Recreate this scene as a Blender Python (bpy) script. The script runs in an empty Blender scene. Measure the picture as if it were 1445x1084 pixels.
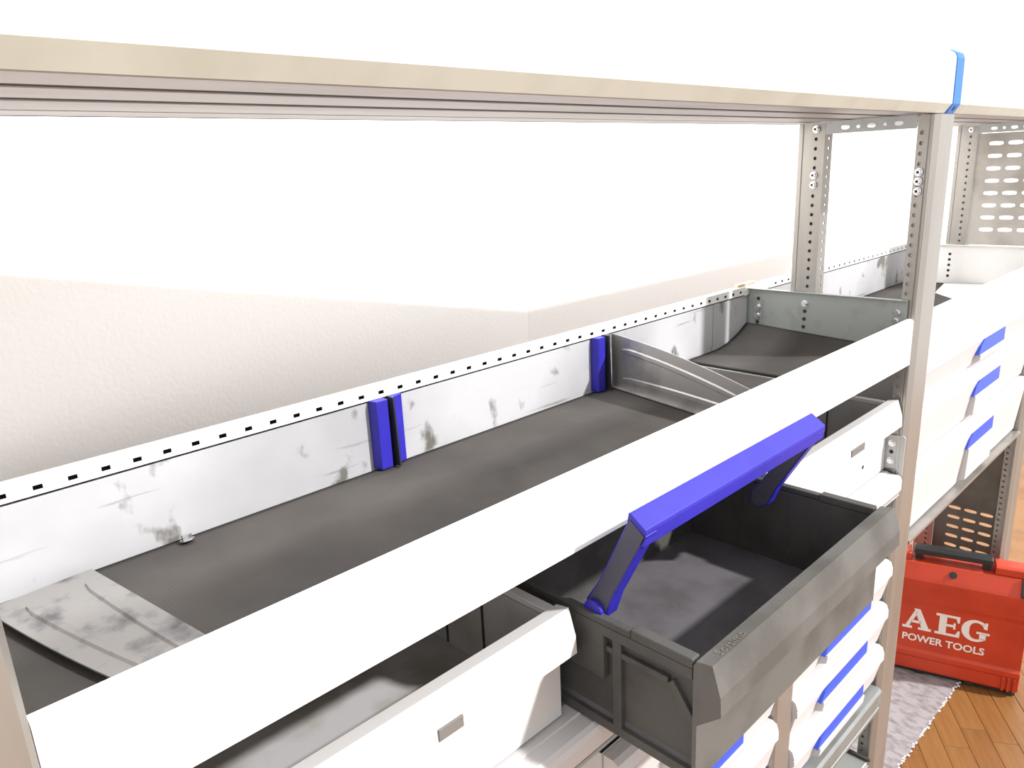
import bpy, bmesh, math, random
from mathutils import Vector, Matrix
random.seed(7)
S = bpy.context.scene
COL = S.collection

# ------------------------------------------------------------------ camera
cam_d = bpy.data.cameras.new('camera'); cam = bpy.data.objects.new('camera', cam_d); COL.objects.link(cam)
yaw, pit, rol = 0.80881, 0.27564, -0.04766
F = Vector((math.cos(pit)*math.cos(yaw), math.cos(pit)*math.sin(yaw), -math.sin(pit)))
R0 = Vector((math.sin(yaw), -math.cos(yaw), 0)); U0 = R0.cross(F)
R = math.cos(rol)*R0 + math.sin(rol)*U0; U = -math.sin(rol)*R0 + math.cos(rol)*U0
cam.matrix_world = Matrix(((R.x, U.x, -F.x, 0.0), (R.y, U.y, -F.y, -0.5), (R.z, U.z, -F.z, 1.68), (0, 0, 0, 1)))
cam_d.sensor_width = 36; cam_d.lens = 36*1068.29/1445; cam_d.clip_start = 0.02
S.camera = cam

# ------------------------------------------------------------------ world, sun, exposure
W = bpy.data.worlds.new('room_light'); S.world = W; W.use_nodes = True
bg = W.node_tree.nodes['Background']; bg.inputs[0].default_value = (1.0, .975, .955, 1); bg.inputs[1].default_value = 1.3
sd = bpy.data.lights.new('sun', 'SUN'); sun = bpy.data.objects.new('sun', sd); COL.objects.link(sun)
sd.energy = 6.0; sd.angle = math.radians(2.4); sd.color = (1.0, .985, .97)
sun.rotation_euler = Vector((-.58, 1.1, -1.0)).to_track_quat('-Z', 'Y').to_euler()
ld = bpy.data.lights.new('wall_fill_light', 'AREA'); wall_fill = bpy.data.objects.new('wall_fill_light', ld); COL.objects.link(wall_fill)
ld.shape = 'RECTANGLE'; ld.size = 5.0; ld.size_y = .12; ld.energy = 70; ld.color = (1.0, .97, .95); wall_fill.location = (1.2, .40, 2.75)  # added area light that brightens the shaded wall; no lamp stands there
S.view_settings.view_transform = 'Standard'; S.view_settings.look = 'None'
S.view_settings.exposure = 0.0; S.view_settings.gamma = 1.0
S.view_settings.use_curve_mapping = False

# ------------------------------------------------------------------ materials
def mat(name, col, rough=.5, metal=0.0, var=None, vscale=20, vdetail=4, vlo=.45, vhi=.65, bump=0.0, bscale=200, stretch=(1,1,1), spec=.5):
    """principled; var = second colour mixed in by noise; bump = fine relief"""
    m = bpy.data.materials.new(name); m.use_nodes = True
    nt = m.node_tree; b = nt.nodes['Principled BSDF']
    b.inputs['Base Color'].default_value = (*col, 1); b.inputs['Roughness'].default_value = rough
    b.inputs['Metallic'].default_value = metal
    b.inputs['Specular IOR Level'].default_value = spec
    tc = nt.nodes.new('ShaderNodeTexCoord'); mp = nt.nodes.new('ShaderNodeMapping')
    mp.inputs['Scale'].default_value = stretch; nt.links.new(tc.outputs['Object'], mp.inputs[0])
    if var:
        n = nt.nodes.new('ShaderNodeTexNoise'); n.inputs['Scale'].default_value = vscale; n.inputs['Detail'].default_value = vdetail
        nt.links.new(mp.outputs[0], n.inputs['Vector'])
        r = nt.nodes.new('ShaderNodeValToRGB')
        r.color_ramp.elements[0].position = vlo; r.color_ramp.elements[1].position = vhi
        r.color_ramp.elements[0].color = (*col, 1); r.color_ramp.elements[1].color = (*var, 1)
        nt.links.new(n.outputs['Fac'], r.inputs[0]); nt.links.new(r.outputs[0], b.inputs['Base Color'])
    if bump:
        n2 = nt.nodes.new('ShaderNodeTexNoise'); n2.inputs['Scale'].default_value = bscale; n2.inputs['Detail'].default_value = 3
        nt.links.new(mp.outputs[0], n2.inputs['Vector'])
        bp = nt.nodes.new('ShaderNodeBump'); bp.inputs['Strength'].default_value = bump; bp.inputs['Distance'].default_value = .002
        nt.links.new(n2.outputs['Fac'], bp.inputs['Height']); nt.links.new(bp.outputs[0], b.inputs['Normal'])
    return m

M = {}
M['wall'] = mat('wall_paint', (.95, .925, .90), .9, bump=.16, bscale=160)
M['white'] = mat('white_enamel', (.84, .84, .83), .42, var=(.80, .80, .79), vscale=6)
M['cream'] = mat('cream_enamel', (.64, .645, .57), .45, var=(.57, .575, .50), vscale=9)
M['drawer'] = mat('light_grey_plastic', (.53, .515, .52), .5)
M['slot_shaded'] = mat('shaded_slotted_steel', (.13, .12, .105), .6, .2, var=(.09, .08, .065), vscale=10)  # darker copy of the slotted sheet, shade painted into its colour
M['lettering'] = mat('worn_raised_letters', (.15, .13, .11), .6)
M['plastic_white'] = mat('white_plastic', (.56, .55, .545), .5)
M['galv_pale'] = mat('light_zinc_sheet', (.50, .52, .52), .5, .3, var=(.42, .44, .44), vscale=12)
M['alu'] = mat('brushed_aluminium', (.42, .405, .38), .40, .8, var=(.36, .345, .32), vscale=14, stretch=(1, 1, .15))
M['alu_slat'] = mat('aluminium_slat', (.50, .48, .48), .5, .2, var=(.41, .39, .39), vscale=10, stretch=(.3, 2, 1))
M['galv'] = mat('galvanised_steel', (.34, .365, .35), .48, .55, var=(.24, .25, .235), vscale=18, vlo=.55, vhi=.8)
M['galv_light'] = mat('pale_galvanised_steel', (.27, .285, .285), .45, .5, var=(.22, .235, .235), vscale=12)
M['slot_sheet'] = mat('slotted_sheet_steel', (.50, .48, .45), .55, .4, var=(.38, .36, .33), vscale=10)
M['steel'] = mat('bare_steel', (.42, .41, .40), .42, .75, var=(.16, .155, .15), vscale=13, vdetail=6, vlo=.5, vhi=.78)
M['steel_pale'] = mat('worn_pale_steel', (.21, .205, .20), .5, .3, var=(.06, .06, .068), vscale=30, vdetail=6, vlo=.52, vhi=.74)
M['zinc'] = mat('zinc_screw', (.72, .74, .76), .25, 1.0)
M['dark'] = mat('dark_rim', (.05, .045, .045), .8)  # flat dark colour of the metal box lid rim
M['groove'] = mat('groove_shade_and_joint', (.02, .018, .017), .9)  # near-black shade painted into grooves and behind rail slots; also the dark joint
M['blue'] = mat('royal_blue_plastic', (.024, .018, .37), .45, var=(.020, .015, .32), vscale=25)
M['azure'] = mat('azure_plastic', (.025, .16, .60), .45)
M['grip_blue'] = mat('grip_blue_plastic', (.03, .075, .50), .45)
M['crate_dark'] = mat('charcoal_plastic', (.080, .078, .074), .55, var=(.054, .052, .049), vscale=12, bump=.25, bscale=500, spec=.22)
M['crate_grey'] = mat('grey_plastic', (.40, .39, .385), .6, var=(.31, .29, .265), vscale=9, vlo=.5, vhi=.7)
M['crate_floor'] = mat('stained_grey_plastic', (.38, .37, .375), .6, var=(.24, .21, .17), vscale=9, vlo=.45, vhi=.68)
M['crate_bottom'] = mat('pale_charcoal_plastic', (.115, .108, .118), .7, var=(.085, .08, .085), vscale=14, spec=.15)  # lighter charcoal for the bottom of the dark crate
M['crate_front'] = mat('sunlit_charcoal_front', (.120, .116, .108), .6, var=(.085, .080, .072), vscale=10, bump=.25, bscale=500, spec=.25)  # lighter copy of the charcoal plastic, sunlight put into the colour
M['slate'] = mat('slate_plastic_and_shade', (.055, .055, .085), .55)
M['label'] = mat('grey_label', (.16, .15, .14), .6)
M['red'] = mat('red_case_plastic', (.56, .048, .014), .45, var=(.47, .036, .011), vscale=7)
M['black'] = mat('black_plastic', (.022, .023, .025), .45)
M['print'] = mat('cream_print', (.85, .80, .76), .6)
M['paper'] = mat('white_sheet', (.86, .85, .86), .7)
M['wood'] = mat('raw_wood', (.55, .45, .32), .7, var=(.42, .33, .22), vscale=30, stretch=(.2, 1, 1))
M['gap'] = mat('screw_socket', (.02, .02, .02), .7)

def dirty_panel():
    m = mat('scuffed_white_enamel', (.50, .50, .52), .45); nt = m.node_tree; b = nt.nodes['Principled BSDF']
    tc = [n for n in nt.nodes if n.type == 'TEX_COORD'][0]
    def layer(prev, scale, lo, hi, col, stretch, seed):
        mp = nt.nodes.new('ShaderNodeMapping'); mp.inputs['Scale'].default_value = stretch; mp.inputs['Location'].default_value = (seed, seed*1.7, seed*.6)
        nt.links.new(tc.outputs['Object'], mp.inputs[0])
        n = nt.nodes.new('ShaderNodeTexNoise'); n.inputs['Scale'].default_value = scale; n.inputs['Detail'].default_value = 6
        nt.links.new(mp.outputs[0], n.inputs['Vector'])
        r = nt.nodes.new('ShaderNodeMapRange'); r.inputs[1].default_value = lo; r.inputs[2].default_value = hi
        nt.links.new(n.outputs['Fac'], r.inputs[0])
        mx = nt.nodes.new('ShaderNodeMixRGB'); nt.links.new(r.outputs[0], mx.inputs[0])
        if isinstance(prev, tuple): mx.inputs[1].default_value = (*prev, 1)
        else: nt.links.new(prev, mx.inputs[1])
        mx.inputs[2].default_value = (*col, 1)
        return mx.outputs[0]
    o = layer((.52, .52, .54), 4, .40, .70, (.37, .37, .385), (1, 1, 1), 3)
    o = layer(o, 17, .60, .68, (.14, .135, .12), (1.2, 1, .8), 11)
    o = layer(o, 40, .62, .74, (.16, .15, .14), (.12, 1, 2.0), 5)
    nt.links.new(o, b.inputs['Base Color'])
    return m
M['panel'] = dirty_panel()

def mat_rubber():
    m = mat('ribbed_rubber', (.046, .043, .041), .85, var=(.064, .060, .055), vscale=5, vdetail=6, vlo=.42, vhi=.68, spec=.1)
    nt = m.node_tree; b = nt.nodes['Principled BSDF']; tc = [n for n in nt.nodes if n.type == 'TEX_COORD'][0]
    hs = []
    for d in ('X', 'Y'):
        w = nt.nodes.new('ShaderNodeTexWave'); w.bands_direction = d; w.inputs['Scale'].default_value = 75
        nt.links.new(tc.outputs['Object'], w.inputs['Vector']); hs.append(w.outputs['Fac'])
    a = nt.nodes.new('ShaderNodeMath'); a.operation = 'MAXIMUM'
    nt.links.new(hs[0], a.inputs[0]); nt.links.new(hs[1], a.inputs[1])
    bp = nt.nodes.new('ShaderNodeBump'); bp.inputs['Strength'].default_value = .22; bp.inputs['Distance'].default_value = .0008
    nt.links.new(a.outputs[0], bp.inputs['Height']); nt.links.new(bp.outputs[0], b.inputs['Normal'])
    return m
M['rubber'] = mat_rubber()

def mat_parquet(name, a, c):
    m = mat(name, a, .4, var=c, vscale=7, vdetail=5, vlo=.35, vhi=.7, stretch=(1, 12, 12)); return m
M['oak1'] = mat_parquet('oak_plank', (.235, .105, .030), (.19, .076, .020))
M['oak2'] = mat_parquet('oak_plank_pale', (.245, .115, .035), (.205, .088, .025))
M['oak3'] = mat_parquet('oak_plank_dark', (.225, .100, .029), (.18, .074, .020))
M['floor'] = mat('oak_floor', (.235, .115, .042), .5, var=(.19, .085, .03), vscale=8)
M['felt'] = mat('grey_floor_felt', (.31, .285, .295), .9, var=(.16, .145, .145), vscale=40, vdetail=7, vlo=.42, vhi=.72, bump=.6, bscale=260, stretch=(1.5, .8, 1))

# ------------------------------------------------------------------ mesh helpers
def rot_up(axis):
    return Vector((0, 0, 1)).rotation_difference(Vector(axis)).to_matrix().to_4x4()
def box(bm, x0, x1, y0, y1, z0, z1, bev=0.0, seg=2):
    t = bmesh.new(); bmesh.ops.create_cube(t, size=1)
    for v in t.verts: v.co = Vector((x0+(v.co.x+.5)*(x1-x0), y0+(v.co.y+.5)*(y1-y0), z0+(v.co.z+.5)*(z1-z0)))
    if bev: bmesh.ops.bevel(t, geom=t.edges[:], offset=bev, segments=seg, affect='EDGES', profile=.5)
    merge(bm, t)
def merge(bm, t):
    me = bpy.data.meshes.new('tmp'); t.to_mesh(me); t.free(); bm.from_mesh(me); bpy.data.meshes.remove(me)
def prism(bm, prof, x0, x1, fn=lambda a, b, t: Vector((t, a, b)), bev=0.0):
    """profile of (a,b) points extruded along t; default a=y, b=z, t=x"""
    t = bmesh.new()
    A = [t.verts.new(fn(a, b, x0)) for a, b in prof]; B = [t.verts.new(fn(a, b, x1)) for a, b in prof]
    n = len(prof)
    for i in range(n): t.faces.new((A[i], A[(i+1) % n], B[(i+1) % n], B[i]))
    t.faces.new(A[::-1]); t.faces.new(B)
    bmesh.ops.recalc_face_normals(t, faces=t.faces[:])
    if bev: bmesh.ops.bevel(t, geom=t.edges[:], offset=bev, segments=2, affect='EDGES', profile=.5)
    merge(bm, t)
def cyl(bm, p, axis, r, h, n=14, r2=None):
    t = bmesh.new(); bmesh.ops.create_cone(t, cap_ends=True, segments=n, radius1=r, radius2=r if r2 is None else r2, depth=h)
    bmesh.ops.transform(t, matrix=Matrix.Translation(p) @ rot_up(axis), verts=t.verts[:]); merge(bm, t)
def perf(bm, us, vs, hole, org, u, v, th):
    """sheet of len(us)-1 by len(vs)-1 cells; hole(i,j) -> None or list of (du,dv) points about the cell centre; th = thickness vector"""
    org, u, v, th = Vector(org), Vector(u), Vector(v), Vector(th)
    t = bmesh.new(); P = {}
    def V(a, b):
        k = (round(a, 6), round(b, 6))
        if k not in P: P[k] = t.verts.new(org + u*a + v*b)
        return P[k]
    for i in range(len(us)-1):
        for j in range(len(vs)-1):
            c = [V(us[i], vs[j]), V(us[i+1], vs[j]), V(us[i+1], vs[j+1]), V(us[i], vs[j+1])]
            h = hole(i, j)
            if not h: t.faces.new(c); continue
            cu, cv, pts = h
            n = len(pts); q = n//4
            hv = [V(cu+a, cv+b) for a, b in pts]   # starts at lower left corner direction, counter-clockwise, 4 equal quadrants
            for k in range(4):
                seg = [hv[(k*q+m) % n] for m in range(q+1)]
                # quadrant k faces side from corner k to corner k+1
                half = len(seg)//2
                for m in range(q):
                    cc = c[k] if m < half else c[(k+1) % 4]
                    t.faces.new((seg[m+1], seg[m], cc))
                t.faces.new((c[k], c[(k+1) % 4], seg[half]))
    fr = t.faces[:]
    be = [e for e in t.edges if len(e.link_faces) == 1]
    bk = {vv: t.verts.new(vv.co+th) for vv in t.verts[:]}
    for f in fr: t.faces.new([bk[x] for x in reversed(f.verts)])
    for e in be:
        a, b = e.verts
        t.faces.new((a, b, bk[b], bk[a]))
    bmesh.ops.recalc_face_normals(t, faces=t.faces[:])
    merge(bm, t)
def hole_round(r, n=12):
    return [(r*math.cos(math.radians(225)+2*math.pi*k/n), r*math.sin(math.radians(225)+2*math.pi*k/n)) for k in range(n)]
def hole_slot(w, h, n=4):
    """stadium w by h (w along u), 4 quadrants of n segments starting lower left"""
    pts = []; r = h/2; s = w/2-r
    ang = [225+90*k/n for k in range(4*n)]
    for a in ang:
        ca, sa = math.cos(math.radians(a)), math.sin(math.radians(a))
        if abs(ca) > .708: pts.append(((s if ca > 0 else -s)+r*ca, r*sa))
        else: pts.append(((s*ca/.7072)+r*ca, r*sa if abs(sa) < .999 else (r if sa > 0 else -r)))
    return pts
def hole_rect(w, h, n=2):
    a, b = w/2, h/2
    c = [(-a, -b), (a, -b), (a, b), (-a, b)]; out = []
    for k in range(4):
        for m in range(n): out.append((c[k][0]+(c[(k+1) % 4][0]-c[k][0])*m/n, c[k][1]+(c[(k+1) % 4][1]-c[k][1])*m/n))
    return out

def link(name, bm, m, loc, parent=None, smooth=False):
    bmesh.ops.translate(bm, verts=bm.verts[:], vec=-Vector(loc))
    me = bpy.data.meshes.new(name); bm.to_mesh(me); bm.free()
    for mm in (m if isinstance(m, (list, tuple)) else [m]): me.materials.append(mm)
    if smooth:
        for p in me.polygons: p.use_smooth = True
    o = bpy.data.objects.new(name, me); COL.objects.link(o)
    if parent: o.parent = parent
    else: o.location = loc
    return o
ORG = {}
def thing(name, label, cat, loc, group=None):
    o = bpy.data.objects.new(name, None); COL.objects.link(o); o.location = loc; o.empty_display_size = .05
    o['label'] = label; o['category'] = cat
    if group: o['group'] = group
    ORG[o.name] = Vector(loc); return o
def part(name, bm, m, parent, label=None, smooth=False):
    """bm in world coordinates; parent is a thing or one of its parts"""
    root = parent
    while root.parent: root = root.parent
    o = link(name, bm, m, ORG[root.name], parent, smooth)
    if label: o['label'] = label
    return o
def solo(name, bm, m, label, cat, group=None, smooth=False, kind=None):
    xs = [v.co for v in bm.verts]
    c = Vector(((min(p.x for p in xs)+max(p.x for p in xs))/2, (min(p.y for p in xs)+max(p.y for p in xs))/2, min(p.z for p in xs)))
    o = link(name, bm, m, c, None, smooth)
    ORG[o.name] = c
    if kind: o['kind'] = kind
    else:
        o['label'] = label; o['category'] = cat
        if group: o['group'] = group
    return o
BM = bmesh.new

# screw head mesh, shared
def screw_bm():
    b = BM(); cyl(b, (-.0008, 0, 0), (-1, 0, 0), .0075, .0016, 16); cyl(b, (-.0042, 0, 0), (-1, 0, 0), .0052, .0056, 14)
    return b
_b = screw_bm(); SCREW = bpy.data.meshes.new('screw'); _b.to_mesh(SCREW); _b.free(); SCREW.materials.append(M['zinc'])
_b = BM(); cyl(_b, (-.0071, 0, 0), (-1, 0, 0), .0028, .0006, 6); SOCKET = bpy.data.meshes.new('hex_socket'); _b.to_mesh(SOCKET); _b.free(); SOCKET.materials.append(M['gap'])
def screw(p, parent):
    root = parent
    while root.parent: root = root.parent
    o = bpy.data.objects.new('screw', SCREW); COL.objects.link(o); o.parent = parent; o.location = Vector(p)-ORG[root.name]
    return o
def screw2(p, parent):
    o = screw(p, parent)
    if parent.parent is None:
        s = bpy.data.objects.new('hex_socket', SOCKET); COL.objects.link(s); s.parent = o
    return o

# ------------------------------------------------------------------ the room
b = BM(); box(b, -2.5, 6, -4, .95, -.06, -.012)
floor = solo('floor', b, M['floor'], None, None, kind='structure'); ORG['floor'] = floor.location.copy()
ang = math.radians(33); ca, sa = math.cos(ang), math.sin(ang)
PL, PW = .42, .07
pm = []
for k in range(3):
    t = BM(); box(t, -PL/2+.0006, PL/2-.0006, -PW/2+.0005, PW/2-.0005, -.012, 0, .0008, 1)
    me = bpy.data.meshes.new('plank'); t.to_mesh(me); t.free(); me.materials.append(M[('oak1', 'oak2', 'oak3')[k]]); pm.append(me)
npl = 0
for r in range(-22, 22):
    off = random.random()*PL
    for c in range(-6, 7):
        lx, ly = c*PL+off, r*PW
        X, Y = 2.2+lx*ca-ly*sa, -.1+lx*sa+ly*ca
        if 1.25 < X < 3.1 and -.75 < Y < .55 and npl < 290:
            o = bpy.data.objects.new('plank', random.choice(pm)); COL.objects.link(o); o.parent = floor
            o.location = Vector((X, Y, 0))-floor.location; o.rotation_euler = (0, 0, ang); npl += 1
# the wall behind the rack: a long flat run, and an angled run on the left that meets it in a corner
b = BM(); prism(b, [(1.215, .708), (6, .708), (6, .80), (1.215, .80)], 0.012-.024, 2.9, lambda a, c, t: Vector((a, c, t)))
solo('wall_back', b, M['wall'], None, None, kind='structure')
b = BM(); prism(b, [(-.55, .288), (1.2145, .708), (1.2145, .80), (-.55, .38)], -.012, 2.9, lambda a, c, t: Vector((a, c, t)))
solo('wall_left', b, M['wall'], None, None, kind='structure')

# ------------------------------------------------------------------ upright frames
def post_front(parent, x, lean, m, zt=1.742):
    b = BM()
    # side wing, perforated
    st = .0187; n = int((zt-.02)/st)
    vs = [zt-.012-st*(n-k)-st/2 for k in range(n+1)]; vs = [0.0]+vs+[zt]
    hr = hole_round(.0038)
    perf(b, [0, .010, .027], vs, lambda i, j: (.0185, (vs[j]+vs[j+1])/2, hr) if i == 1 and 0 < j < len(vs)-2 else None, (x, 0, 0), (0, 1, 0), (0, 0, 1), (.0016, 0, 0))
    # closed profile behind it, rounded front edge, two ridges on the wing
    prism(b, [(x+.0016, .0), (x+.012, -.008), (x+.083, -.008), (x+.083, .027), (x+.006, .027), (x+.006, .010), (x+.0016, .010)], 0, zt, lambda a, c, t: Vector((a, c, t)))
    box(b, x-.0016, x, .0005, .0022, 0, zt); box(b, x-.0016, x, .0065, .0080, 0, zt)
    if lean:
        for v in b.verts: v.co.x -= .010*max(0.0, 1.27-v.co.z)
    return part('front_post', b, m, parent)
def post_rear(parent, x, m, zt=1.742):
    b = BM()
    st = .0187; n = int((zt-.02)/st)
    vs = [zt-.012-st*(n-k)-st/2 for k in range(n+1)]; vs = [0.0]+vs+[zt]
    hr = hole_round(.0036)
    perf(b, [0, .010, .026, .0445], vs, lambda i, j: (.018, (vs[j]+vs[j+1])/2, hr) if i == 1 and 0 < j < len(vs)-2 else None, (x, .2, 0), (0, 1, 0), (0, 0, 1), (.0016, 0, 0))
    perf(b, [0, .012, .026, .034], vs, lambda i, j: (.019, (vs[j]+vs[j+1])/2, hr) if i == 1 and 0 < j < len(vs)-2 else None, (x+.0016, .2, 0), (1, 0, 0), (0, 0, 1), (0, .0016, 0))
    box(b, x-.002, x+.034, .2447, .2545, 0, zt, .001, 1)
    box(b, x+.007, x+.012, .214, .2447, 0, zt)
    return part('rear_post', b, m, parent)
def tie_bar(parent, x, m):
    b = BM(); us = [0, .02, .045, .07, .095, .12, .145, .171]
    kinds = {1: hole_slot(.016, .008), 2: hole_round(.0035), 3: hole_slot(.016, .008), 4: hole_round(.0035), 5: hole_slot(.016, .008)}
    perf(b, us, [0, .022], lambda i, j: ((us[i]+us[i+1])/2, .011, kinds[i]) if i in kinds else None, (x, .0285, 1.7195), (0, 1, 0), (0, 0, 1), (.0016, 0, 0))
    box(b, x-.004, x+.016, .028, .2, 1.7417, 1.7435)
    return part('tie_bar', b, m, parent)

fr1 = thing('upright_frame', 'perforated aluminium upright frame standing between the two bays of the rack', 'rack frame', (1.60, .12, 0))
post_front(fr1, 1.5685, True, M['alu']); post_rear(fr1, 1.5685, M['alu']); tie_bar(fr1, 1.5685, M['galv_pale'])
for y, z in ((.218, 1.7302), (.218, 1.6405), (.218, 1.6215)): screw2((1.5675, y, z), fr1)
for y, z in ((.0170, 1.6408), (.0170, 1.6240), (.0166, 1.6062)): screw2((1.5665, y, z), fr1)
b = BM(); prism(b, [(.0285, 1.048), (.0285, 1.121), (-.004, 1.124), (-.008, 1.120), (-.008, 1.038), (.008, 1.052)], 1.5625, 1.5648)
cb = part('crate_bracket', b, M['galv_pale'], fr1)
for z in (1.105, 1.067): screw((1.5625, .0165, z), cb)
b = BM(); cyl(b, (1.5623, .0165, 1.086), (1, 0, 0), .0042, .0006, 12); part('bolt_hole', b, M['gap'], cb)

fr0 = thing('upright_frame', 'dull beige end upright of the rack at the bottom left corner', 'rack frame', (.02, .1, 0))
b = BM(); prism(b, [(-.025, -.008), (.0465, -.008), (.0505, -.004), (.0505, .027), (-.025, .027)], 0, 1.742, lambda a, c, t: Vector((a, c, t)))
part('front_post', b, M['alu'], fr0)
post_rear(fr0, -.02, M['alu'])

X2 = 2.577
fr2 = thing('upright_frame', 'far end upright frame of the rack with slotted steel side panels', 'rack frame', (2.61, .1, 0))
post_front(fr2, X2, False, M['alu']); post_rear(fr2, X2, M['alu']); tie_bar(fr2, X2, M['galv_pale'])
screw2((X2-.001, .218, 1.7302), fr2)
def slot_panel(z0, z1, zs, y0, y1, ycs):
    b = BM(); sl = hole_slot(.036, .011)
    us = [0]+[(c-y0) for c in [ycs[0]-.024]]+[(a+bb)/2-y0 for a, bb in zip(ycs, ycs[1:])]+[ycs[-1]+.024-y0]+[y1-y0]
    vs = [0, zs[0]-.017-z0]+[(a+bb)/2-z0 for a, bb in zip(zs, zs[1:])]+[zs[-1]+.017-z0, z1-z0]
    perf(b, us, vs, lambda i, j: (ycs[i-1]-y0, zs[j-1]-z0, sl) if 1 <= i <= len(ycs) and 1 <= j <= len(zs) else None, (X2+.004, y0, z0), (0, 1, 0), (0, 0, 1), (.0015, 0, 0))
    return b
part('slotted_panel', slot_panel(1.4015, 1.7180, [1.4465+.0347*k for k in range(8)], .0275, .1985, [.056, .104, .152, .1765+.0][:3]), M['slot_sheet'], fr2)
part('slotted_panel', slot_panel(.02, .86, [.555-.0335*k for k in range(14)][::-1], .0275, .1985, [.052, .098, .144]), M['slot_shaded'], fr2)

# ------------------------------------------------------------------ upper shelves
def upper_shelf(x0, x1, label, m_f, loc):
    t = thing('upper_shelf', label, 'shelf', loc)
    pr = [(.0014, 1.7445), (-.0104, 1.7600), (-.0100, 1.8390), (-.0070, 1.8470), (.0000, 1.8520), (.0120, 1.8535), (.0120, 1.7660), (.0014, 1.7660)]
    b = BM(); prism(b, pr, x0, x1); part('fascia', b, m_f, t)
    xs0 = x0 if x1 < 2 else 1.6450
    b = BM(); box(b, xs0, x1+.0205*(x1 < 2), .0125+.001*(x1 < 2), .2866, 1.7535, 1.7600); box(b, x0, x1, .284, .2866, 1.7435, 1.7535); part('shelf_sheet', b, M['groove'], t)
    for y0, y1 in ((.0594, .0768), (.1395, .1580), (.2292, .2343)):
        b = BM(); box(b, x0, x1, y0, y1, 1.7446, 1.7533); part('groove_shade_strip', b, M['groove'], t)  # dark strip set flush to paint the shade inside the groove
    for y0, y1 in ((.0030, .0592), (.0770, .1393), (.1582, .2290), (.2345, .2836)):
        b = BM(); box(b, x0, x1, y0, y1, 1.7438, 1.7533, .0012, 1); part('slat', b, M['alu_slat'], t)
    return t
us1 = upper_shelf(-.12, 1.6240, 'long white upper shelf with ribbed grey underside over the near bay', M['cream'], (.75, .14, 1.7435))
cp = [(.0005, 1.7440), (-.0016, 1.7440), (-.0120, 1.7600), (-.0116, 1.8395), (-.0085, 1.8485), (.0, 1.8540), (.013, 1.8560), (.013, 1.7660), (.0005, 1.7660)]
b = BM(); prism(b, cp, 1.6243, 1.6650)
ec = part('end_cap', b, M['azure'], us1, 'bright blue end cap of the shelf front')
b = BM(); cyl(b, (1.645, -.0070, 1.7525), (0, -.83, -.55), .0045, .0012, 12); part('cap_screw', b, M['gap'], ec)
b = None
us2 = upper_shelf(1.6655, 2.75, 'white upper shelf over the far bay beyond the blue end cap', M['cream'], (2.2, .14, 1.7435))

# ------------------------------------------------------------------ lower trays
def rail_bm(x0, x1, xs):
    b = BM(); sl = hole_rect(.0092, .0052)
    us = [x0]+[(a+c)/2 for a, c in zip(xs, xs[1:])]; us = [x0, xs[0]-.016]+[(a+c)/2 for a, c in zip(xs, xs[1:])]+[xs[-1]+.016, x1]
    us = [u-x0 for u in us]
    perf(b, us, [0, .0165], lambda i, j: (xs[i-1]-x0, .0075, sl) if 1 <= i <= len(xs) else None, (x0, .350, 1.3862), (1, 0, 0), (0, 0, 1), (0, .0012, 0))
    box(b, x0, x1, .350, .366, 1.4027, 1.4040)
    return b
def tray(x0, x1, label, loc, m_end, ze, lip_end=True):
    t = thing('shelf_tray', label, 'shelf tray', loc)
    b = BM()
    prism(b, [(0, 1.2725), (0, 1.3595), (.0012, 1.3625), (.004, 1.3645), (.010, 1.3645), (.0115, 1.3630), (.0115, 1.354), (.0095, 1.354), (.0095, 1.2745), (.020, 1.2745), (.020, 1.2725)], x0, x1)
    part('front_panel', b, M['white'], t)
    b = BM(); box(b, x0, x1, .0205, .3595, 1.2735, 1.2760); part('base_sheet', b, M['galv'], t)
    b = BM(); box(b, x0, x1, .3540, .3580, 1.2762, 1.3825); part('back_panel', b, M['panel'], t)
    b = BM(); xq = x1; box(b, x0, xq, .3635, .3660, 1.280, 1.4026); box(b, x0, x1, .3582, .3634, 1.3780, 1.3810); part('rail_channel', b, M['groove'], t)
    xr = x1
    part('slotted_rail', rail_bm(x0, xr, [.2074-.0322*4+.0322*k for k in range(200) if x0+.02 < .2074-.0322*4+.0322*k < xr-.02]), M['white'], t)
    b = BM(); box(b, x1-.0030, x1-.0005, .0125, .3535, 1.2765, 1.3985); box(b, x1-.012, x1-.0005, .0125, .3495, 1.3986, 1.4005, .0004, 1)
    e = part('end_plate', b, m_end, t)
    return t, e
tr1, e1 = tray(.0515, 1.5665, 'deep shelf tray with long white front panel in the near bay', (.8, .18, 1.2725), M['galv'], 1.4)
for y, z in ((.3267, 1.3582), (.3272, 1.3387), (.2191, 1.3759), (.0196+.012, 1.3743), (.0207+.012, 1.3573)): screw((1.5635, y-.0, z), e1)
for y, z in ((.3262, 1.3775), (.3268, 1.3241), (.2181, 1.3591), (.2186, 1.3421), (.2192, 1.3249)):
    b = BM(); cyl(b, (1.5633, y, z), (1, 0, 0), .0042, .0005, 12); part('bolt_hole', b, M['gap'], e1)
b = BM(); box(b, 1.5605, 1.5633, .3150, .3165, 1.322, 1.375); part('flange_edge', b, M['zinc'], e1)
b = BM(); box(b, 1.4200, 1.4212, .3533, .3540, 1.289, 1.3835); part('panel_seam', b, M['galv'], tr1)
tr2, e2 = tray(1.6560, 2.5755, 'shelf tray with white front panel and white end in the far bay', (2.1, .18, 1.2725), M['white'], 1.4)
for k in range(5):
    b = BM(); cyl(b, (2.5724, .238, 1.372-.0165*k), (1, 0, 0), .0042, .0005, 12); part('bolt_hole', b, M['gap'], e2)

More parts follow.
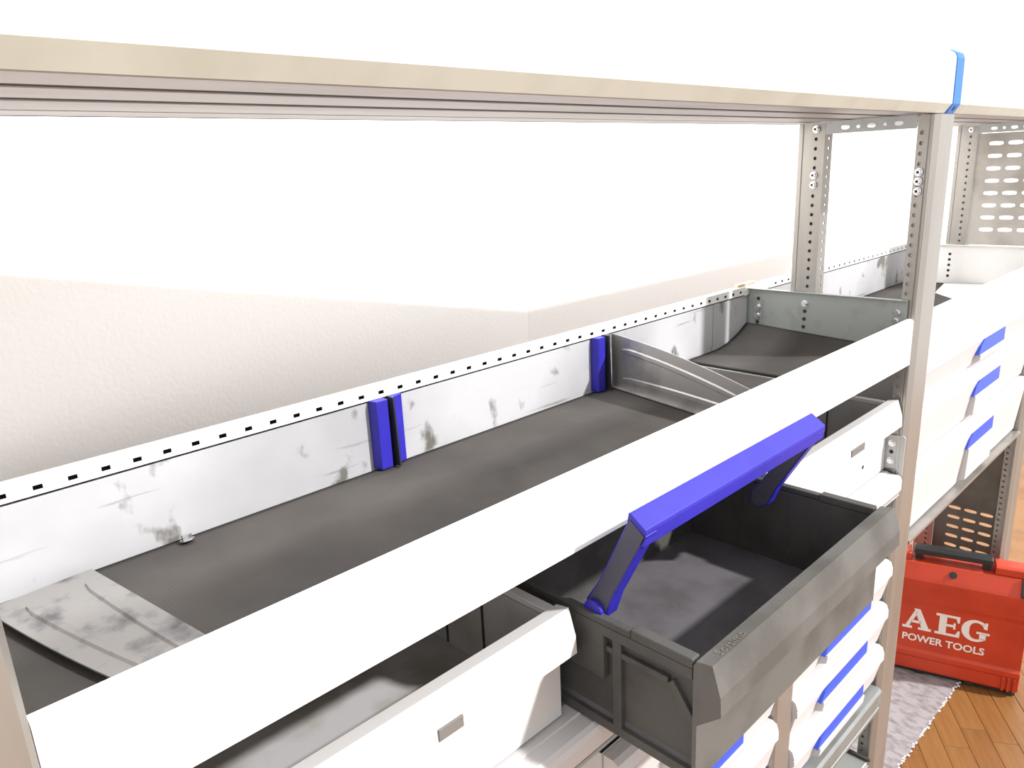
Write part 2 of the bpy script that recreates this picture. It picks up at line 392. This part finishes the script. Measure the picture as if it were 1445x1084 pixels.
# ------------------------------------------------------------------ mats, dividers and small things on the trays
def mat_sheet(x0, x1, y0, y1, zf, nx, ny, th=.0035):
    t = BM(); g = [[t.verts.new((x0+(x1-x0)*i/nx, y0+(y1-y0)*j/ny, 0)) for j in range(ny+1)] for i in range(nx+1)]
    for row in g:
        for v in row: v.co.z = zf(v.co.x, v.co.y)
    fr = [t.faces.new((g[i][j], g[i+1][j], g[i+1][j+1], g[i][j+1])) for i in range(nx) for j in range(ny)]
    be = [e for e in t.edges if len(e.link_faces) == 1]
    bk = {v: t.verts.new(v.co-Vector((0, 0, th))) for v in t.verts[:]}
    for f in fr: t.faces.new([bk[x] for x in reversed(f.verts)])
    for e in be: t.faces.new((e.verts[0], e.verts[1], bk[e.verts[1]], bk[e.verts[0]]))
    bmesh.ops.recalc_face_normals(t, faces=t.faces[:]); return t
def z_main(x, y):
    z = 1.2845
    # a rumpled fold near the bracket and a slight lift at the back edge by the second bracket
    d = abs((x-.63)*.5+(y-.21)*.85); z += .0060*math.exp(-(d/.010)**2)*math.exp(-((x-.63)/.10)**2)
    z += .004*math.exp(-((x-.72)/.05)**2-((y-.18)/.03)**2)+.0035*math.exp(-((x-.66-.5*(y-.2))/.012)**2)*math.exp(-((y-.17)/.05)**2)
    return z
b = mat_sheet(.0535, 1.283, .0125, .3525, z_main, 96, 30)
solo('rubber_mat', b, M['rubber'], 'long dark ribbed rubber mat lining the near shelf tray', 'mat', smooth=True)
def z_curl(x, y):
    s = max(0, (x-1.42-.04*(1-y/.35))/.14); return 1.2812+.0385*min(1.0, s)**2.0
b = mat_sheet(1.318, 1.5625, .0130, .3525, z_curl, 30, 12)
solo('rubber_mat', b, M['rubber'], 'short dark rubber mat curling up against the grey end plate', 'mat', smooth=True)
b = mat_sheet(1.660, 2.570, .0130, .3525, lambda x, y: 1.2835, 12, 6)
solo('rubber_mat', b, M['rubber'], 'dark rubber mat under the white sheet in the far bay', 'mat', smooth=True)
b = BM(); prism(b, [(2.10, .135), (2.26, .108), (2.33, .175), (2.365, .205), (2.54, .236), (2.569, .13), (2.569, .06), (2.30, .03)], 1.2838, 1.2868, lambda a, c, t: Vector((a, c, t)))
solo('cover_sheet', b, M['paper'], 'white sheet lying on the mat of the far tray', 'sheet')

def divider_profile(u):
    s = u/.34
    return .099-.012*s-.030*s**2
def divider_bm(L=.335, n=16, foot=True):
    """local: u along +x, height along z, thickness along y (0..0.0016), with two raised ribs on the y=0 side"""
    t = BM(); top = [(L*k/n, divider_profile(L*k/n)) for k in range(n+1)]
    prism(t, [(0, 0)]+[(L, 0)]+top[::-1], 0, .0016, lambda a, c, q: Vector((a, q, c)))
    # folded foot and rear flange
    if foot: box(t, 0, L-.02, -.008, 0, 0, .0014)
    else: box(t, 0, L-.02, .0016, .0070, 0, .0014)
    for f0, f1, zf in ((.03, .31, lambda u: divider_profile(u)-.024), (.032, .29, lambda u: .018+.004*math.sin(u*9))):
        m = 14; rows = []
        for k in range(m+1):
            u = f0+(f1-f0)*k/m; w = .0055*(1 if 0 < k < m else .3)
            z = zf(u)
            rows.append([(u, 0.0, z-w), (u, -.0022, z-w*.6), (u, -.0022, z+w*.6), (u, 0.0, z+w)])
        vv = [[t.verts.new(p) for p in r] for r in rows]
        for k in range(m):
            for q in range(3): t.faces.new((vv[k][q], vv[k+1][q], vv[k+1][q+1], vv[k][q+1]))
        for q in (vv[0], vv[-1]): t.faces.new(q)
    bmesh.ops.recalc_face_normals(t, faces=t.faces[:]); return t
# standing one: slotted into the second blue bracket, slightly askew
t = divider_bm(); a0 = Vector((1.0645, .3475, 1.2865)); d = Vector((-.1975, -.9803, 0)); nrm = Vector((-d.y, d.x, 0))
bmesh.ops.transform(t, matrix=Matrix(((d.x, nrm.x, 0, a0.x), (d.y, nrm.y, 0, a0.y), (0, 0, 1, a0.z), (0, 0, 0, 1))), verts=t.verts[:])
for f in t.faces: f.normal_update()
bmesh.ops.recalc_face_normals(t, faces=t.faces[:])
solo('divider_plate', t, M['steel'], 'bare steel divider standing upright across the near tray', 'divider')
# lying one: flat on the mat, long edge to the right, tapering to the front
t = divider_bm(.33, foot=False); a0 = Vector((.1722, .3420, 1.2895)); d = Vector((.150, -.989, 0)).normalized(); hx = Vector((-.985, -.149, .03)).normalized(); nn = d.cross(hx)
if nn.z > 0: nn = -nn
bmesh.ops.transform(t, matrix=Matrix(((d.x, nn.x, hx.x, a0.x), (d.y, nn.y, hx.y, a0.y), (d.z, nn.z, hx.z, a0.z), (0, 0, 0, 1))), verts=t.verts[:])
zm = min(v.co.z for v in t.verts)
for v in t.verts: v.co.z += 1.2850-zm+.0002
bmesh.ops.recalc_face_normals(t, faces=t.faces[:])
lie = solo('divider_plate', t, M['steel_pale'], 'loose steel divider with two ribs lying flat on the mat', 'divider')

def bracket(x0, label, held=False):
    t = thing('divider_bracket', label, 'bracket', (x0+.027, .345, 1.287))
    z0, z1 = 1.2870, 1.3858
    b = BM()   # left cheek: dark flank, blue front
    prism(b, [(x0, .3535), (x0+.004, .338), (x0+.0225, .338), (x0+.0225, .3535)], z0, z1, lambda a, c, q: Vector((a, c, q)), .0006)
    part('left_cheek', b, M['blue'], t)
    b = BM()
    w = .006 if held else 0
    prism(b, [(x0+.0315, .3535), (x0+.0315, .340), (x0+.052-w, .3465), (x0+.054-w, .3535)], z0, z1, lambda a, c, q: Vector((a, c, q)), .0006)
    part('right_cheek', b, M['slate'] if held else M['blue'], t)  # slate colour paints the shadow on the held bracket's right cheek
    b = BM(); box(b, x0+.023, x0+.031, .350, .3535, z0, z1); part('slot', b, M['gap'], t)
    b = BM()
    prism(b, [(.352, z0), (.352, z1+.001), (.334, z1+.001), (.330, z0)], x0+.0285, x0+.0309); part('fin', b, M['black'], t, 'black fin of the bracket')
    return t
bracket(.5400, 'royal blue divider bracket without a plate on the tray back')
bracket(1.0120, 'royal blue bracket holding the upright steel divider', True)

b = BM(); cyl(b, (.272, .338, 1.2880), (0, .3, 1), .0085, .0016, 16); cyl(b, (.272, .338, 1.2915), (0, .3, 1), .0060, .0055, 6)
solo('hex_bolt', b, M['zinc'], 'small zinc hex bolt lying at the back edge of the mat', 'bolt')
b = BM(); box(b, 1.5675, 1.6550, .3505, .3650, 1.3860, 1.4036, .0008, 1)
solo('rail_coupler', b, M['white'], 'short white coupler joining the two slotted rails behind the upright', 'coupler')
b = BM(); box(b, 1.520, 1.598, .353, .363, 1.4041, 1.4110, .0008, 1)
solo('wood_strip', b, M['wood'], 'small strip of raw wood on the rail behind the end plate', 'wood strip')

# ------------------------------------------------------------------ storage crates
FP = [(.0300, 1.1962), (.0116, 1.1996), (.0016, 1.1670), (.0004, 1.1450), (.0280, 1.1200), (.0280, 1.0460), (.0330, 1.0460), (.0330, 1.1900)]
def crate(name, label, x0, x1, dy, m_front, m_body, group, dark=False, depth=.31, label_x=None):
    t = thing(name, label, 'crate', ((x0+x1)/2, .17+dy, 1.0440), group)
    Y = lambda y: y+dy
    wt = .004
    b = BM(); prism(b, [(Y(y), z) for y, z in FP], x0, x1)
    fp = part('front_panel', b, m_front, t)
    xi0, xi1 = x0+.010, x1-.010
    b = BM(); box(b, xi0, xi1, Y(.0335), Y(depth), 1.0440, 1.0640); part('bottom', b, M['crate_bottom'] if dark else M['crate_floor'], t)
    for s, (xa, xb) in (('l', (xi0, xi0+wt)), ('r', (xi1-wt, xi1))):
        b = BM(); box(b, xa, xb, Y(.0335), Y(depth), 1.0642, 1.1840)
        xo, xn = (x0, xi0+wt) if s == 'l' else (xi1-wt, x1)
        sgn = 1 if s == 'l' else -1
        if dark:
            # outer stiffening: vertical rib, gusset, bottom rail, lug plate for the handle
            xp = xi0 if s == 'l' else xi1
            def ob(y0, y1, z0, z1, dep): 
                a, c = sorted((xp, xp-sgn*dep)); box(b, a, c, Y(y0), Y(y1), z0, z1)
            ob(.034, depth, 1.0440, 1.0560, .006); ob(.128, .140, 1.0562, 1.178, .006); ob(.150, .200, 1.1150, 1.1800, .0095)
            ob(.0665, .1275, 1.150, 1.157, .006); ob(.1405, .1495, 1.150, 1.157, .006)
            prism(b, [(Y(.034), 1.105), (Y(.034), 1.122), (Y(.060), 1.157), (Y(.066), 1.150)], *sorted((xp, xp-sgn*.006)))
        part('side_wall', b, m_body, t)
        b = BM()
        if dark:
            box(b, xo, xn, Y(.0345), Y(.112), 1.1845, 1.1960, .001, 1)
            xo2 = xo+sgn*.005 if s == 'l' else xn-.005
            if s == 'l': box(b, xo, xn-.003, Y(.1125), Y(depth), 1.1845, 1.1925, .001, 1)
            else: box(b, xo+.003, xn, Y(.1125), Y(depth), 1.1845, 1.1925, .001, 1)
            a, c = (x0, x0+.003) if s == 'l' else (x1-.003, x1)
            box(b, a, c, Y(.0345), Y(depth), 1.1720, 1.1845)
        else:
            box(b, xo, xn, Y(.0345), Y(.120), 1.1845, 1.1930, .001, 1); 
            if s == 'l': box(b, xo+.004, xn, Y(.1205), Y(depth), 1.1845, 1.1900)
            else: box(b, xo, xn-.004, Y(.1205), Y(depth), 1.1845, 1.1900)
        part('rim', b, m_front if not dark else m_body, t)
        # seam ribs inside
        for yy in ((.145, .22) if not dark else (.155, .235)):
            xa2, xb2 = (xi0+wt, xi0+wt+.0015) if s == 'l' else (xi1-wt-.0015, xi1-wt)
            b = BM(); box(b, xa2, xb2, Y(yy), Y(yy+.003), 1.066, 1.1835); part('inner_rib', b, M['black'] if not dark else m_body, t)
    b = BM(); box(b, xi0, xi1, Y(depth), Y(depth+.004), 1.0440, 1.1900); part('back_wall', b, m_body, t)
    if label_x:
        b = BM(); box(b, label_x[0], label_x[0]+label_x[1], Y(-.0006), Y(.0016), 1.1528, 1.1662, .0003, 1)
        part('label_slot', b, M['label'], fp, 'small grey label slot')
    return t, fp
G = 'storage crates on the crate rail'
crate('storage_crate', 'white fronted storage crate at left of the pulled-out dark crate', .066, .5600, 0, M['plastic_white'], M['crate_grey'], G, label_x=(.358, .031))
crate('storage_crate', 'white fronted storage crate at right of the dark crate next to the upright', 1.066, 1.5600, 0, M['plastic_white'], M['crate_grey'], G, label_x=(1.313, .057))
dk, dkf = crate('storage_crate', 'charcoal open storage crate with blue handle pulled out of the rack', .5755, 1.0500, -.1755, M['crate_front'], M['crate_dark'], G, dark=True, depth=.33)
b = BM(); cyl(b, (1.446, .0277, 1.0855), (0, 1, 0), .004, .0008, 12)
rc = [o for o in bpy.data.objects if o.name.startswith('storage_crate.001')][0]
part('drain_hole', b, M['gap'], rc)
# handle: two arms hinged on the side walls, one cross bar
a = Vector((0, -.50, .866)); p = Vector((0, -.82, -.572))
def arm(x0, x1, py, pz):
    s = Vector((0, py, pz)); e = Vector((0, -.0640, 1.3155))
    d = (e-s).normalized(); w = Vector((0, -d.z, d.y))
    if w.y > 0: w = -w
    L = (e-s).length
    def P(u, v): q = s+d*u+w*v; return (q.y, q.z)
    b = BM(); prism(b, [P(-.012, -.008), P(-.012, .008), P(.004, .0160), P(.035, .0125), P(L-.004, .0145), P(L-.004, -.0120), P(.035, -.012), P(.004, -.0160)], x0, x1, bev=.0010)
    c = BM(); prism(c, [P(-.010, -.006), P(-.010, .006), P(.004, .0135), P(.035, .0105), P(L-.006, .0125), P(L-.001, -.0100), P(.035, -.010), P(.004, -.0135)], x0-.0008, x0+.0004)
    return b, c
hb = BM(); r0 = Vector((0, -.0545, 1.3265))
def HP(u, v): q = r0+p*u-Vector((0, -.50, .866))*v; return (q.y, q.z)
f0 = HP(.0262, .003)
prism(hb, [HP(-.002, .002), HP(0, 0), HP(.024, 0), f0, (f0[0]+.002, f0[1]-.0165), (f0[0]+.007, f0[1]-.0165), HP(.018, .012), HP(.002, .012)], .5880, 1.0140, bev=.0008)
hd = part('handle', hb, M['blue'], dk, 'royal blue carrying handle swung up', False)
for nm, x0, x1, py, pz in (('left_arm', .5880, .6080, -.004, 1.190), ('right_arm', .9950, 1.0140, .012, 1.1800)):
    b, c = arm(x0, x1, py, pz)
    cyl(c, (x0-.0015, py, pz), (1, 0, 0), .010, .0018, 20); cyl(c, (x0-.0025, py, pz), (1, 0, 0), .0055, .0022, 14)
    part(nm, b, M['blue'], hd); part('arm_plate', c, M['slate'], hd, 'dark slate side plate of the handle arm')
b = BM(); cyl(b, (1.0245, .012, 1.1800), (1, 0, 0), .011, .0205, 16); part('hinge_pin', b, M['black'], hd)
b = BM(); cyl(b, (.5835, -.006, 1.1925), (1, 0, 0), .013, .005, 20); part('hinge_pin', b, M['blue'], hd)
# raised maker's lettering on the rim
def text_bm(s, size, ext, mtx, spacing=1.0, off=0.0):
    cu = bpy.data.curves.new('txt', 'FONT'); cu.body = s; cu.size = size; cu.extrude = ext; cu.space_character = spacing; cu.offset = off; cu.resolution_u = 3
    o = bpy.data.objects.new('txt', cu); COL.objects.link(o)
    dg = bpy.context.evaluated_depsgraph_get(); me = bpy.data.meshes.new_from_object(o.evaluated_get(dg))
    b = BM(); b.from_mesh(me); bpy.data.meshes.remove(me); bpy.data.objects.remove(o); bpy.data.curves.remove(cu)
    bmesh.ops.transform(b, matrix=mtx, verts=b.verts[:]); return b
sl = Vector((0, .0184, -.0034)).normalized(); up = Vector((1, 0, 0)).cross(sl)
o0 = Vector((.597, -.1610, 1.1991))+up*.0002
b = text_bm('Sortimo', .0150, .0004, Matrix(((1, sl.x, up.x, o0.x), (0, sl.y, up.y, o0.y), (0, sl.z, up.z, o0.z), (0, 0, 0, 1))), 1.05)
part('rim_lettering', b, M['lettering'], dkf, 'raised lettering on the crate rim')

# ------------------------------------------------------------------ crate rail (sill) below the crates
cr = thing('crate_shelf', 'white lipped shelf rail carrying the crates', 'shelf', (.8, .17, .955))
b = BM(); prism(b, [(.040, 1.0425), (.018, 1.0425), (.0165, 1.0405), (-.003, 1.0400), (-.0085, 1.0360), (-.0105, 1.028), (-.0105, 1.010), (-.0085, 1.0045), (-.004, 1.0030), (.040, 1.0030)], .0515, 1.5590)
part('front_lip', b, M['drawer'], cr)
b = BM(); box(b, .0515, 1.56, -.003, .04, 1.0, 1.0028); part('joint', b, M['groove'], cr)
b = BM(); prism(b, [(.040, .9998), (-.006, .9998), (-.008, .9970), (.026, .9570), (.040, .9570)], .0515, 1.5590)
part('under_lip', b, M['alu'], cr)
b = BM(); box(b, .0515, 1.56, .0405, .355, 1.0370, 1.0435); part('shelf_base', b, M['galv'], cr)

# ------------------------------------------------------------------ drawers
def drawer(parent, x0, x1, zt, h, bx0, bx1, tb=.0205, bb=.045, dy=0.0):
    """front with a rolled top band, a face sloping in below it and a grip pocket with a lip"""
    m = tb*.55
    Pf = [(.016, zt-.0006), (.000, zt-.0008), (-.008, zt-.0050), (-.0125, zt-m), (-.0125, zt-m-.002), (-.0113, zt-m-.0030), (-.0113, zt-m-.0040), (-.0125, zt-m-.0050), (-.0125, zt-tb), (-.0085, zt-tb-.004), (.0050, zt-h+.0050), (.0100, zt-h+.0008), (.016, zt-h+.0007)]
    Pf = [(y+min(dy, .016-y), z) for y, z in Pf]
    b = BM(); prism(b, Pf, x0, x1)
    zl = zt-bb; zb = zt-h+.009
    pocket = [(.0020, zl), (-.0125, zl+.0004), (-.0138, zl-.002), (-.0118, zb+.008), (.006, zb)]
    prism(b, [(y+dy, z) for y, z in pocket], bx0-.004, bx1+.004)
    d = part('drawer', b, M['drawer'], parent)
    g = BM(); z0, z1 = zl+.0006, zt-tb-.0003; zm = (z0+z1)/2
    pts = [(bx0-.012, z0), (bx1, z0), (bx1, z1), (bx0+.030, z1), (bx0+.004, zm+.003)]
    fv = [g.verts.new((x, -.0113+dy, z)) for x, z in pts]; bv = [g.verts.new((x, .004+dy, z)) for x, z in pts]
    g.faces.new(fv); g.faces.new(bv[::-1])
    for i in range(5): g.faces.new((fv[i], bv[i], bv[(i+1) % 5], fv[(i+1) % 5]))
    bmesh.ops.recalc_face_normals(g, faces=g.faces[:])
    part('grip', g, M['grip_blue'], d, 'blue drawer grip')
    return d
def cabinet(x0, x1, label, rows, bx, zb, dy=0.0):
    t = thing('drawer_cabinet', label, 'drawer cabinet', ((x0+x1)/2, .18, zb))
    b = BM(); ztop = rows[0][0]
    box(b, x0, x0+.002, .017, .35, zb, ztop); box(b, x1-.002, x1, .017, .35, zb, ztop); box(b, x0+.002, x1-.002, .345, .35, zb, ztop); box(b, x0+.002, x1-.002, .017, .345, zb, zb+.002)
    box(b, x0+.002, x1-.002, .0170, .0178, zb+.002, ztop); part('body', b, M['drawer'], t)
    for zt, h in rows:
        drawer(t, x0+.0025, x1-.0025, zt-.001, h-.002, *bx, tb=.0340 if dy == 0 else .034, bb=.0660 if dy == 0 else .0715, dy=dy)
    return t
rows = [(.9555, .1045), (.8510, .1025), (.7485, .1055), (.6430, .1040)]
cR = cabinet(1.1270, 1.5550, 'white drawer cabinet with blue grips below the white crate beside the upright', rows, (1.245, 1.448), .538)
cL = cabinet(.6200, 1.0620, 'white drawer cabinet below the dark crate, left of the beige post', rows, (.735, .938), .538)
b = BM(); prism(b, [(1.0640, .0), (1.068, -.004), (1.122, -.004), (1.126, .0), (1.126, .06), (1.0640, .06)], 0, .9555, lambda a, c, t: Vector((a, c, t)))
solo('cabinet_post', b, M['alu'], 'beige aluminium post between the two drawer cabinets', 'post')
b = BM(); prism(b, [(.03, .5370), (-.012, .5370), (-.0165, .530), (-.0165, .4985), (-.011, .4960), (-.011, .490), (-.0145, .4880), (-.0145, .4800), (.004, .466), (.03, .466)], .62, 1.0630)
prism(b, [(.03, .5370), (-.012, .5370), (-.0165, .530), (-.0165, .4985), (-.011, .4960), (-.011, .490), (-.0145, .4880), (-.0145, .4800), (.004, .466), (.03, .466)], 1.1270, 1.5480)
box(b, .62, 1.0630, .0305, .35, .530, .5370); box(b, 1.127, 1.550, .0305, .35, .530, .5370)
solo('base_rail', b, M['galv_light'], 'grey metal base rail under the white drawer cabinets', 'rail')
mb = thing('metal_box', 'grey metal box standing under the base rail by the upright', 'box', (1.36, .16, 0))
b = BM(); box(b, 1.13, 1.545, -.006, .33, 0.001, .330, .004, 2); part('body', b, M['galv_light'], mb)
b = BM(); box(b, 1.128, 1.547, -.003, .332, .3305, .3380, .002, 1); part('lid', b, M['galv'], mb)
b = BM(); box(b, 1.540, 1.5475, -.008, .332, .3385, .3450, .001, 1); part('lid_rim', b, M['dark'], mb)

rows2 = [(1.2690, .1045), (1.1645, .1380), (1.0265, .1735)]
c2 = cabinet(1.6520, 2.5740, 'wide white drawer cabinet with blue grips hanging in the far bay', rows2, (2.045, 2.250), .853, .007)
b = BM(); prism(b, [(.30, .8525), (-.008, .8525), (-.008, .846), (.026, .812), (.30, .812)], 1.6560, 2.5740)
part('bottom_rail', b, M['alu'], c2)

# ------------------------------------------------------------------ floor felt and tool case
t = BM(); n = 150; x0, x1 = 1.30, 2.95
prof = [(x0+(x1-x0)*k/n, .062-.055*(k/n)*.55+random.uniform(-.0035, .0035)) for k in range(n+1)]
prism(t, prof+[(x1, .70), (x0, .70)], .0002, .0042, lambda a, c, q: Vector((a, c, q)))
solo('floor_felt', t, M['felt'], 'mottled grey felt lying on the parquet under the rack', 'floor covering')
t = BM()
for k in range(n):
    x, y = prof[k]
    if random.random() < .8: box(t, x-.002, x+.005, y-.002-random.random()*.004, y+.0025, .0043, .0056, .0004, 1)
fz = solo('felt_fringe', t, M['paper'], 'frayed white fringe along the felt edge on the parquet', 'fringe'); fz['kind'] = 'stuff'

CO = Vector((2.395, .216, .0)); cu_ = Vector((.303, -.953, 0)); cn = Vector((-.953, -.303, 0))   # along the face, and out of it
def CP(s, d, z): q = CO+cu_*s+cn*d; return Vector((q.x, q.y, z))      # d < 0 goes into the case
tc = thing('tool_case', 'red plastic power tool case with black handle standing on the felt', 'tool case', tuple(CP(.13, -.05, .0045)))
def case_prism(prof, s0, s1, bev=0.0):   # prof: (d,z)
    b = BM(); prism(b, prof, s0, s1, lambda d, z, s: CP(s, d, z), bev); return b
b = case_prism([(-.0545, .020), (-.008, .020), (-.004, .026), (-.004, .068), (0, .074), (0, .090), (-.004, .096), (-.006, .100), (-.006, .262), (-.003, .272), (0, .278), (0, .352), (-.004, .362), (-.024, .405), (-.0545, .405)], -.085, .345, .0012)
part('front_shell', b, M['red'], tc)
b = case_prism([(-.056, .020), (-.094, .020), (-.098, .026), (-.098, .380), (-.092, .405), (-.056, .405)], -.085, .345, .0012)
part('back_shell', b, M['red'], tc)
for s in (-.070, -.055, .300, .315, .330):
    part('corner_rib', case_prism([(-.006, .020), (.002, .022), (.002, .066), (-.004, .070)], s, s+.006), M['red'], tc)
b = BM()
for s in (-.075, .06, .20, .315):
    q = case_prism([(-.012, .0045), (-.100, .0045), (-.100, .0198), (-.012, .0198)], s, s+.025); merge(b, q)
q = case_prism([(-.020, .0048), (-.095, .0048), (-.095, .0196), (-.020, .0196)], -.08, .34); merge(b, q)
part('foot', b, M['black'], tc)
b = case_prism([(-.035, .428), (-.035, .445), (-.048, .452), (-.066, .452), (-.078, .445), (-.078, .428), (-.066, .426), (-.048, .426)], .022, .238, .002)
for s in (.026, .214):
    q = case_prism([(-.045, .406), (-.045, .430), (-.070, .430), (-.070, .406)], s, s+.022); merge(b, q)
part('handle', b, M['black'], tc, 'black carrying handle')
for s0, s1 in ((.246, .330), (-.070, .014)):
    b = case_prism([(-.028, .4055), (-.028, .428), (-.036, .434), (-.084, .434), (-.090, .4055)], s0, s1, .002); part('handle_mount', b, M['red'], tc)
for s in (.135,):
    b = BM(); cyl(b, CP(s, -.0135, .384), (-.88, -.28, .40), .011, .004, 16); cyl(b, CP(s, -.0115, .3845), (-.88, -.28, .40), .006, .004, 12)
    part('lock', b, M['black'], tc, 'black round lock')
for s in (-.055, .328):
    b = case_prism([(-.004, .352), (.004, .356), (.002, .366), (-.020, .408), (-.026, .408), (-.026, .402)], s-.011, s+.011, .001); part('latch', b, M['black'], tc, 'black latch')
# the printed lettering: heavy slab-serif capitals above a line of plain capitals
def flat(polys, s0, z0, sc):
    b = BM()
    for pl in polys:
        q = BM(); prism(q, [(s0+x*sc, z0+y*sc) for x, y in pl], -.0061, -.0052, lambda s, z, d: CP(s, d, z)); merge(b, q)
    return b
A_ = [[(.36, 1), (.60, 1), (.98, .12), (.70, .12), (.44, .78)], [(.40, .92), (.52, .80), (.22, .12), (.08, .12)], [(.24, .30), (.70, .30), (.66, .42), (.30, .42)], [(-.04, 0), (.34, 0), (.34, .12), (-.04, .12)], [(.58, 0), (1.08, 0), (1.08, .12), (.58, .12)]]
E_ = [[(.14, .1), (.42, .1), (.42, .9), (.14, .9)], [(.0, .89), (.90, .89), (.90, 1), (.0, 1)], [(0, 0), (.94, 0), (.94, .11), (0, .11)], [(.42, .45), (.70, .45), (.70, .56), (.42, .56)], [(.82, .70), (.90, .70), (.90, .9), (.76, .9)], [(.86, .30), (.94, .32), (.94, .1), (.78, .1)], [(.68, .36), (.76, .36), (.76, .66), (.68, .66)]]
G_ = []
N = 18; ring = []
for k in range(N+1):
    an = math.radians(48+(318-48)*k/N)
    ring.append(((.50+.52*math.cos(an), .5+.52*math.sin(an)), (.53+(.25+.06*abs(math.sin(an)))*math.cos(an), .5+.40*math.sin(an))))
for k in range(N): G_.append([ring[k][0], ring[k+1][0], ring[k+1][1], ring[k][1]])
G_ += [[(.66, .10), (.90, .14), (.90, .42), (.66, .42)], [(.54, .38), (1.02, .38), (1.02, .48), (.54, .48)], [(.80, .66), (.92, .64), (.92, .96), (.84, .96), (.72, .86)]]
sc = .074
b = flat(A_, .012, .172, sc); merge(b, flat(E_, .102, .172, sc)); merge(b, flat(G_, .176, .172, sc))
part('brand_lettering', b, M['print'], tc, 'large cream slab-serif letters')
b = text_bm('POWER TOOLS', .034, .0004, Matrix(((cu_.x, 0, cn.x, 0), (cu_.y, 0, cn.y, 0), (0, 1, 0, 0), (0, 0, 0, 1))), 1.0, .0008)
xs = [v.co.dot(cu_) for v in b.verts]; L0, L1 = min(xs), max(xs); k = .232/(L1-L0)
for v in b.verts:
    s = (v.co.dot(cu_)-L0)*k; z = v.co.z; dd = v.co.dot(cn)
    v.co = CP(.012+s, -.0054+dd*.8, .128+z*1.02)
part('line_lettering', b, M['print'], tc, 'line of small cream capitals')
